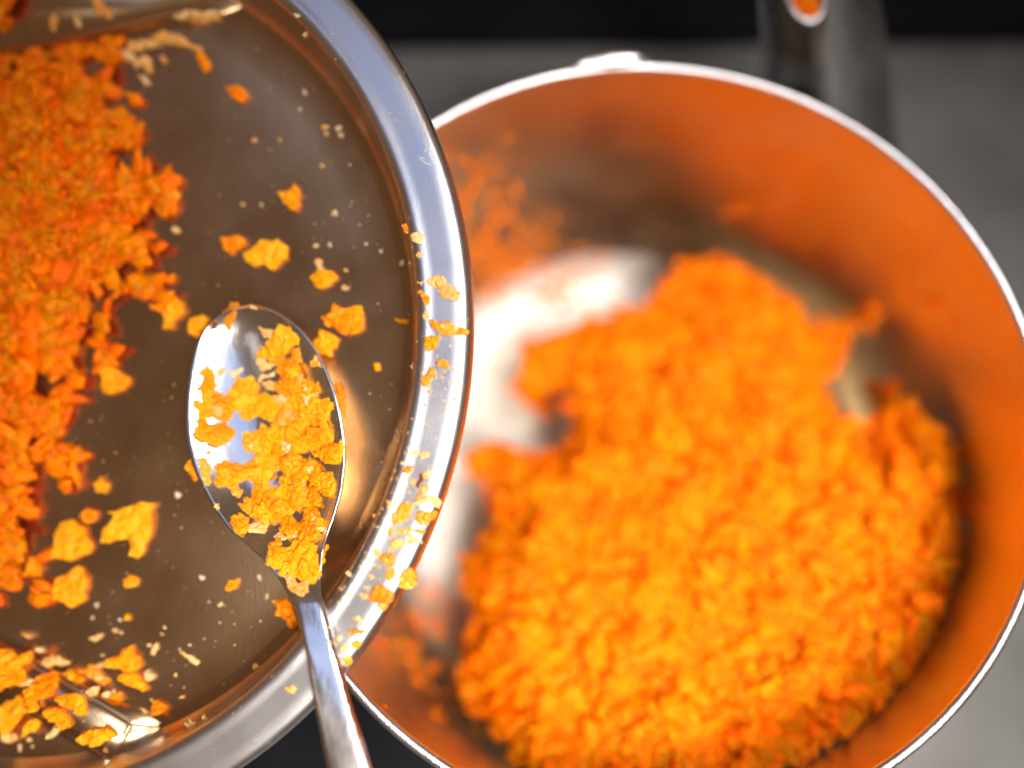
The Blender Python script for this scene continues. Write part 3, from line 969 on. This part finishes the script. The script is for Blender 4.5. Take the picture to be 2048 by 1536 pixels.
rim_p = [
    (R1([(800, 250), (825, 235), (880, 270), (870, 330), (850, 355), (815, 310)]), W), (R1([(880, 370), (910, 335), (990, 330), (1025, 370), (1000, 420), (1000, 480), (950, 450), (890, 420)]), T),
    (R1([(930, 570), (970, 530), (1005, 570), (970, 605)]), T), (R1([(1045, 825), (1100, 785), (1180, 775), (1230, 800), (1250, 850), (1240, 900), (1180, 900), (1100, 905), (1060, 870)]), T),
    (R1([(1160, 960), (1190, 890), (1250, 850), (1330, 880), (1400, 960), (1370, 1030), (1300, 1030), (1200, 1000)]), T),
    (R1([(935, 950), (985, 925), (1040, 970), (1085, 1010), (1060, 1080), (1030, 1085), (1005, 1020)]), W), (R1([(995, 1180), (1030, 1140), (1070, 1180), (1040, 1225), (1005, 1220)]), T),
    (R1([(1070, 1240), (1110, 1230), (1170, 1260), (1230, 1250), (1270, 1235), (1300, 1280), (1400, 1310), (1480, 1340), (1475, 1370), (1380, 1385), (1270, 1390), (1180, 1375), (1110, 1320)]), W),
    (R1([(1005, 1440), (1060, 1400), (1120, 1400), (1180, 1380), (1160, 1450), (1140, 1536), (1060, 1560), (1015, 1530)]), C_), (R1([(940, 830), (980, 850), (1020, 830), (990, 880)]), T),
    (R2([(1130, 130), (1210, 90), (1255, 110), (1280, 160), (1250, 190), (1180, 180)]), W), (R2([(1260, 170), (1330, 190), (1320, 210), (1270, 190)]), T),
    (R2([(985, 290), (1040, 240), (1075, 165), (1130, 200), (1140, 250), (1100, 290), (1070, 360), (1010, 395), (990, 350)]), W),
    (R2([(865, 1050), (930, 1005), (970, 1040), (950, 1080), (900, 1080)]), T), (R2([(975, 1055), (1040, 1030), (1080, 1050), (1060, 1090), (1010, 1115)]), T),
    (R2([(780, 1220), (850, 1175), (910, 1180), (900, 1230), (850, 1270), (800, 1250)]), W), (R2([(1000, 1260), (1050, 1210), (1110, 1260), (1070, 1310), (1010, 1320)]), T),
    (R2([(925, 1390), (970, 1260), (1010, 1250), (1000, 1350), (960, 1420)]), D_), (R2([(875, 1320), (940, 1350), (930, 1410), (890, 1380)]), T), (R2([(970, 1430), (1020, 1360), (1060, 1390), (1050, 1470), (990, 1480)]), T),
    (R2([(1040, 430), (1090, 400), (1100, 420), (1060, 450)]), T), (R2([(1300, 510), (1330, 485), (1360, 510), (1330, 540)]), T), (R2([(880, 170), (910, 140), (935, 160), (900, 205)]), T), (R2([(760, 1160), (820, 1140), (830, 1170), (790, 1180)]), T),
    (R3([(920, 280), (1000, 240), (1080, 200), (1150, 220), (1190, 260), (1170, 340), (1110, 320), (1060, 270), (970, 310)]), T), (R3([(930, 190), (990, 180), (1030, 230), (960, 250), (910, 240)]), T),
    (R3([(680, 430), (760, 310), (850, 265), (920, 290), (910, 350), (870, 400), (880, 450), (800, 480), (730, 510), (690, 480)]), W),
    (R3([(920, 400), (960, 365), (1060, 365), (1150, 370), (1140, 430), (1060, 510), (980, 530), (930, 470)]), W), (R3([(740, 560), (860, 530), (960, 560), (1040, 540), (1010, 610), (900, 580), (820, 600), (750, 600)]), W),
    (R3([(640, 560), (680, 520), (720, 550), (700, 620), (650, 620)]), T), (R3([(660, 680), (760, 640), (810, 660), (820, 720), (740, 760), (680, 770)]), T), (R3([(820, 640), (900, 600), (970, 640), (1010, 710), (950, 690), (890, 720), (840, 700)]), T),
    (R3([(490, 760), (550, 750), (580, 800), (560, 860), (520, 830)]), T), (R3([(570, 840), (630, 790), (740, 820), (730, 900), (680, 940), (600, 900)]), W), (R3([(620, 1000), (660, 950), (720, 960), (730, 1020), (690, 1080), (640, 1080)]), W),
    (R3([(740, 1060), (800, 960), (870, 940), (920, 980), (930, 1060), (880, 1140), (800, 1155), (740, 1130)]), W), (R3([(430, 1250), (490, 1150), (560, 1120), (640, 1150), (700, 1180), (715, 1260), (660, 1310), (600, 1310), (500, 1300)]), W),
    (R3([(530, 1330), (600, 1290), (650, 1330), (620, 1380), (560, 1385)]), W), (R3([(350, 1210), (430, 1210), (430, 1270), (380, 1280)]), T), (R3([(630, 260), (680, 270), (680, 340), (650, 350)]), T), (R3([(480, 410), (530, 395), (555, 450), (540, 510), (520, 470)]), W),
    (R3([(215, 1010), (250, 985), (290, 1020), (250, 1040)]), T), (R3([(440, 1010), (480, 1010), (510, 1060), (470, 1080)]), T), (R3([(395, 1140), (420, 1130), (430, 1160), (405, 1170)]), T), (R3([(530, 950), (570, 930), (575, 955), (545, 965)]), T),
    (R4([(665, 605), (720, 580), (800, 590), (770, 620), (700, 630)]), W), (R4([(700, 510), (740, 490), (765, 530), (730, 550)]), T), (R4([(690, 690), (740, 655), (765, 690), (740, 720), (700, 715)]), W), (R4([(625, 790), (680, 760), (700, 790), (690, 820), (650, 840)]), W),
    (R4([(615, 710), (670, 670), (680, 720), (640, 750)]), T), (R4([(240, 985), (290, 965), (325, 1000), (300, 1030)]), T), (R4([(590, 640), (630, 620), (625, 660), (600, 680)]), T),
]
for i, (p, mt) in enumerate(rim_p):
    big = max(q[0] for q in p) - min(q[0] for q in p) > 24
    lab = {0: 'small orange flake at the inner bead of the flange, first above a tan lump', 1: 'tan lump straddling the inner bead of the flange', 3: 'tan crusty scrap on the flange, upper half of a pair', 4: 'tan crusty scrap on the flange, lower half of a pair',
           5: 'wet orange bit on the inner bead beside the pair of tan crusty scraps', 7: 'long wet carrot sliver pointing outward across the flange of the pan', 8: 'squarish orange flake on the flange just under the long wet sliver',
           10: 'small wet oval flake alone in the middle of the flange', 12: 'tall wet flake on the inner side of the flange beside the small oval one', 13: 'tan bead-like scrap on the flange, one of two touching, nearer the pan wall', 14: 'tan bead-like scrap on the flange, one of two touching, nearer the outer edge',
           15: 'round orange bit on the flange above the brown speck', 17: 'dark brown singed speck among tan scraps on the flange of the pan', 24: 'curved tan scrap reaching the outer edge of the flange', 26: 'largest wet orange clump on the flange, on its inner half', 27: 'wet orange clump on the outer half of the flange beside the largest clump',
           35: 'fat wet carrot lump bulging over the outer edge of the flange', 36: 'broad wet lump on the flange just under the bulging one', 50: 'single tan scrap on the flange on the far side of the spoon handle'}.get(i)
    drop(p, 'rim' if mt in (W, C_) else 'rimpale', mt, .0012 if big and mt is not T else .0006, label=lab, seed=900 + i, rough=1.1)


# ------------------------------------------------------------------ heaps of grated carrot (nobody could count them)
def variant(rng, n=7):
    pl = jag(blob(rng, 1.0, n, rng.uniform(1.0, 1.7), 0.38), rng, 1, .2)
    return piece_geom(pl, rng.uniform(.35, .6), rng, 1.2, rings=(0.6,))


rng = random.Random(3)
VARS = [variant(rng) for _ in range(18)]


def heap_obj(name, base_v, base_f, placements, mat, label, cat):
    V = [tuple(v) for v in base_v]; Fc = list(base_f); tint = [0.3] * len(V)
    for loc, rot, s in placements:
        vv, ff = VARS[random.randrange(len(VARS))]
        o_ = len(V)
        Mx = rot.to_matrix() * s
        t = random.random()
        for v in vv:
            V.append(tuple(loc + Mx @ Vector(v)))
        tint += [t] * len(vv)
        Fc += [tuple(i + o_ for i in f) for f in ff]
    ob = mesh_obj(name, V, Fc, mat)
    at_ = ob.data.attributes.new('tint', 'FLOAT', 'POINT')
    at_.data.foreach_set('value', tint)
    return tag(ob, label, cat, kind='stuff')


from mathutils import Euler


def rnd_rot(tilt):
    return Euler((random.uniform(-tilt, tilt), random.uniform(-tilt, tilt), random.uniform(0, 6.28)))


# bowl heap: outline seen in the photo at the heap's mean height
pile = [(1330, 545), (1440, 500), (1530, 530), (1600, 590), (1650, 640), (1720, 640), (1700, 690), (1670, 740), (1700, 800), (1760, 850), (1775, 800), (1825, 800), (1895, 900), (1985, 1000), (2015, 1080), (1990, 1180), (1965, 1290), (1905, 1400), (1800, 1495), (1710, 1610), (1600, 1900), (1200, 1900), (1080, 1600), (1000, 1470), (930, 1400), (918, 1330), (950, 1220), (918, 1150), (980, 1050), (990, 965), (925, 905), (985, 872), (1085, 905), (1165, 830), (1130, 750), (1045, 765), (1045, 680), (1175, 640), (1300, 600)]
HGX, HGY, HZ = 0.11, -0.17, 0.050
HP = [on_plane(x, y, Vector((BC.x, BC.y, HZ)), Vector((-HGX, -HGY, 1)).normalized()) for x, y in pile]
HP2 = [(p.x, p.y) for p in HP]


def dist_in(x, y):
    """signed distance to the outline, positive inside"""
    d = 1e9
    n = len(HP2)
    for i in range(n):
        x1, y1 = HP2[i]; x2, y2 = HP2[(i + 1) % n]
        dx, dy = x2 - x1, y2 - y1
        t = max(0, min(1, ((x - x1) * dx + (y - y1) * dy) / (dx * dx + dy * dy)))
        d = min(d, math.hypot(x - x1 - t * dx, y - y1 - t * dy))
    return d if inside(HP2, x, y) else -d


def bowl_z(x, y):
    r = math.hypot(x - BC.x, y - BC.y)
    for (r0, z0), (r1, z1) in zip(inn, inn[1:]):
        if r0 <= r <= r1: return z0 + (z1 - z0) * (r - r0) / max(r1 - r0, 1e-9)
    return 1.0


def heap_z(x, y):
    d = dist_in(x, y)
    # heaped towards the near wall and the middle
    top_ = HZ + HGX * (x - BC.x) + HGY * (y - BC.y) + 0.007 * math.exp(-((x - BC.x) ** 2 + (y - BC.y + .02) ** 2) / .0022)
    v = Vector((x * 75, y * 75, 0))
    top_ += 0.0065 * noise.noise(v) + 0.0030 * noise.noise(v * 2.7)
    if d < 0: return 0.0
    k = min(1, d / 0.016)
    wp = max(0, min(1, (math.hypot(x - BC.x, y - BC.y) - .078) / .014)) * max(0, min(1, ((x - BC.x) - (y - BC.y)) / .06))
    k = max(k, wp)
    return max(bowl_z(x, y) - .002, 0.030) * (1 - k ** .6) + top_ * k ** .6


step = 0.0035
bv, bf, idx = [], [], {}
nx = int(0.21 / step)
for i in range(nx + 1):
    for j in range(nx + 1):
        x, y = BC.x - .105 + i * step, BC.y - .105 + j * step
        if math.hypot(x - BC.x, y - BC.y) > 0.1055: continue
        if dist_in(x, y) <= 0: continue
        z = heap_z(x, y)
        if z < bowl_z(x, y) - .004: continue
        idx[i, j] = len(bv); bv.append((x, y, z))
for (i, j) in list(idx):
    q = [(i, j), (i + 1, j), (i + 1, j + 1), (i, j + 1)]
    if all(k in idx for k in q): bf.append(tuple(idx[k] for k in q))
random.seed(21)
pl = []
while len(pl) < 9000:
    x, y = BC.x + random.uniform(-.105, .105), BC.y + random.uniform(-.105, .105)
    d = dist_in(x, y)
    if d < -0.001: continue
    z = max(heap_z(x, y), bowl_z(x, y))
    s = random.uniform(.0011, .0028) if random.random() < .92 else random.uniform(.0028, .0050)
    if math.hypot(x - BC.x, y - BC.y) + s > bowl_r(min(z, .1)) : continue
    if z < bowl_z(x, y) - .002: continue
    pl.append((Vector((x, y, z + random.uniform(-.001, .0012))), rnd_rot(.5), s))
# strays on the bowl's floor and wall
for px, py, k in ((1130, 550, 14), (1085, 800, 16), (880, 1220, 12), (1715, 640, 8), (1765, 790, 10), (1060, 770, 8), (960, 1290, 10),
                  (930, 380, 16), (960, 470, 22), (1010, 540, 22), (1060, 480, 16), (1000, 330, 10), (940, 560, 16), (1110, 560, 14), (1500, 430, 8), (1850, 620, 8), (820, 1300, 14), (880, 1400, 10)):
    for _ in range(k * 2 if (py < 640 or px < 900) else k):
        q = None
        fine = py < 640 or px < 900
        d = ray(px + random.gauss(0, 34 if fine else 18), py + random.gauss(0, 40 if fine else 18))
        for t in range(280, 460):
            p = CAM + d * (t / 1000)
            if p.z <= bowl_z(p.x, p.y) + .0005: q = p; break
        if q: pl.append((q, rnd_rot(.6), random.uniform(.0006, .0019) if fine else random.uniform(.0018, .0034)))
heap_obj('grated_carrot', bv, bf, pl, M_pulp, 'bright orange heap of finely grated carrot in the deep steel bowl', 'carrot')

# pan heap
def pan_uv(px, py):
    p = on_plane(px, py, FP, PN) - PC
    return p.dot(PU), p.dot(PV)


pan_pile = [(-60, 60), (40, 130), (120, 110), (210, 115), (215, 180), (255, 240), (265, 330), (340, 350), (350, 400), (300, 430), (290, 520), (320, 570), (300, 600), (240, 570), (215, 620), (205, 690), (150, 720), (120, 760), (130, 850), (105, 880), (135, 930), (90, 950), (60, 1000), (95, 1090), (75, 1160), (10, 1180), (-60, 1200), (-200, 1150), (-200, 100)]
HP2 = [pan_uv(x, y) for x, y in pan_pile]
bv, bf, idx = [], [], {}
us = [p[0] for p in HP2]; vs_ = [p[1] for p in HP2]
step = .0025
nx, ny = int((max(us) - min(us)) / step) + 1, int((max(vs_) - min(vs_)) / step) + 1


def pan_h(u, v):
    d = dist_in(u, v)
    if d <= 0: return 0
    q = Vector((u * 110, v * 110, 3))
    k = min(1, d / .022)
    return (0.0022 + 0.0045 * k) * (0.75 + 0.95 * noise.noise(q)) * min(1, d / .004 + .2)


def pan_pt(u, v, h): return PC + PU * u + PV * v + PN * (h - PD)


for i in range(nx + 1):
    for j in range(ny + 1):
        u, v = min(us) + i * step, min(vs_) + j * step
        if dist_in(u, v) <= .004: continue
        idx[i, j] = len(bv); bv.append(pan_pt(u, v, max(0.0002, pan_h(u, v) * .85 - .001)))
for (i, j) in list(idx):
    q = [(i, j), (i + 1, j), (i + 1, j + 1), (i, j + 1)]
    if all(k in idx for k in q): bf.append(tuple(idx[k] for k in q))
random.seed(22)
pl = []
PQ = PN.to_track_quat('Z', 'Y').to_matrix().to_4x4()
while len(pl) < 2300:
    u, v = random.uniform(min(us), max(us)), random.uniform(min(vs_), max(vs_))
    d = dist_in(u, v)
    if d < -.006 or (d < 0 and random.random() < .82): continue
    if noise.noise(Vector((u * 130, v * 130, 9))) < -.08 and d < .020: continue
    hh = pan_h(u, v)
    e = (PQ @ rnd_rot(.8).to_matrix().to_4x4()).to_euler()
    pl.append((pan_pt(u, v, max(.0006, hh + random.uniform(-.001, .0012))), e, random.uniform(.0016, .0036)))
heap_obj('grated_carrot', bv, bf, pl, M_dim_pulp, 'deep orange drift of grated carrot on the floor of the tilted pan', 'carrot')

# fine dried specks over the floor and flange
V, Fc = [], []
rng = random.Random(77)
while len(V) < 800 * 6:
    x, y = rng.uniform(60, 930), rng.uniform(0, 1500)
    dense = len(V) > 520 * 6
    if dense:
        a = rng.random(); y = 660 + 600 * a + rng.gauss(0, 30); x = 880 - 190 * max(0, a - .2) / .8 * 1.05 + rng.gauss(0, 26)
    q = hit(x, y)
    if not q: continue
    r = rng.choice((.00010, .00014, .00018, .00028)) * (1.6 if dense else 1)
    n_ = q[2] if q[2].dot(PN) > 0 else -q[2]
    u_ = n_.orthogonal().normalized(); v_ = n_.cross(u_)
    o_ = len(V)
    for k in range(5):
        a = 2 * math.pi * k / 5
        V.append(q[0] + (u_ * math.cos(a) + v_ * math.sin(a)) * r * rng.uniform(.6, 1.3))
    V.append(q[0] + n_ * r * .7)
    Fc += [(o_ + k, o_ + (k + 1) % 5, o_ + 5) for k in range(5)]
tag(mesh_obj('juice_speck', V, Fc, M_crumb), 'fine dried specks of carrot juice scattered over the tilted pan', 'specks', kind='stuff')

# clump on the upper ridge
HP2 = [pan_uv(x, y) for x, y in ((-80, -40), (40, -40), (58, 10), (55, 60), (20, 80), (-80, 90))]
pl = []
us = [p[0] for p in HP2]; vs_ = [p[1] for p in HP2]
while len(pl) < 120:
    u, v = random.uniform(min(us), max(us)), random.uniform(min(vs_), max(vs_))
    if dist_in(u, v) < 0: continue
    pl.append((pan_pt(u, v, .0052 + random.uniform(.0002, .005)), rnd_rot(.9), random.uniform(.0018, .0034)))
heap_obj('grated_carrot', [], [], pl, M_dim_pulp, 'small clump of grated carrot on the upper pressed ridge of the pan', 'carrot')

# gap between pan and bowl (for checking the support)
rim_pts = [Vector((BC.x + .1083 * math.cos(a), BC.y + .1083 * math.sin(a), BZ + .0002)) for a in [2 * math.pi * k / 360 for k in range(360)]]
g = []
for p in rim_pts:
    q = p - PC
    r = math.hypot(q.dot(PU), q.dot(PV))
    if r < RF - .003: g.append(q.dot(PN) + PD + .0014)
print('bowl rim above pan underside (should be ~0):', max(g) if g else None)
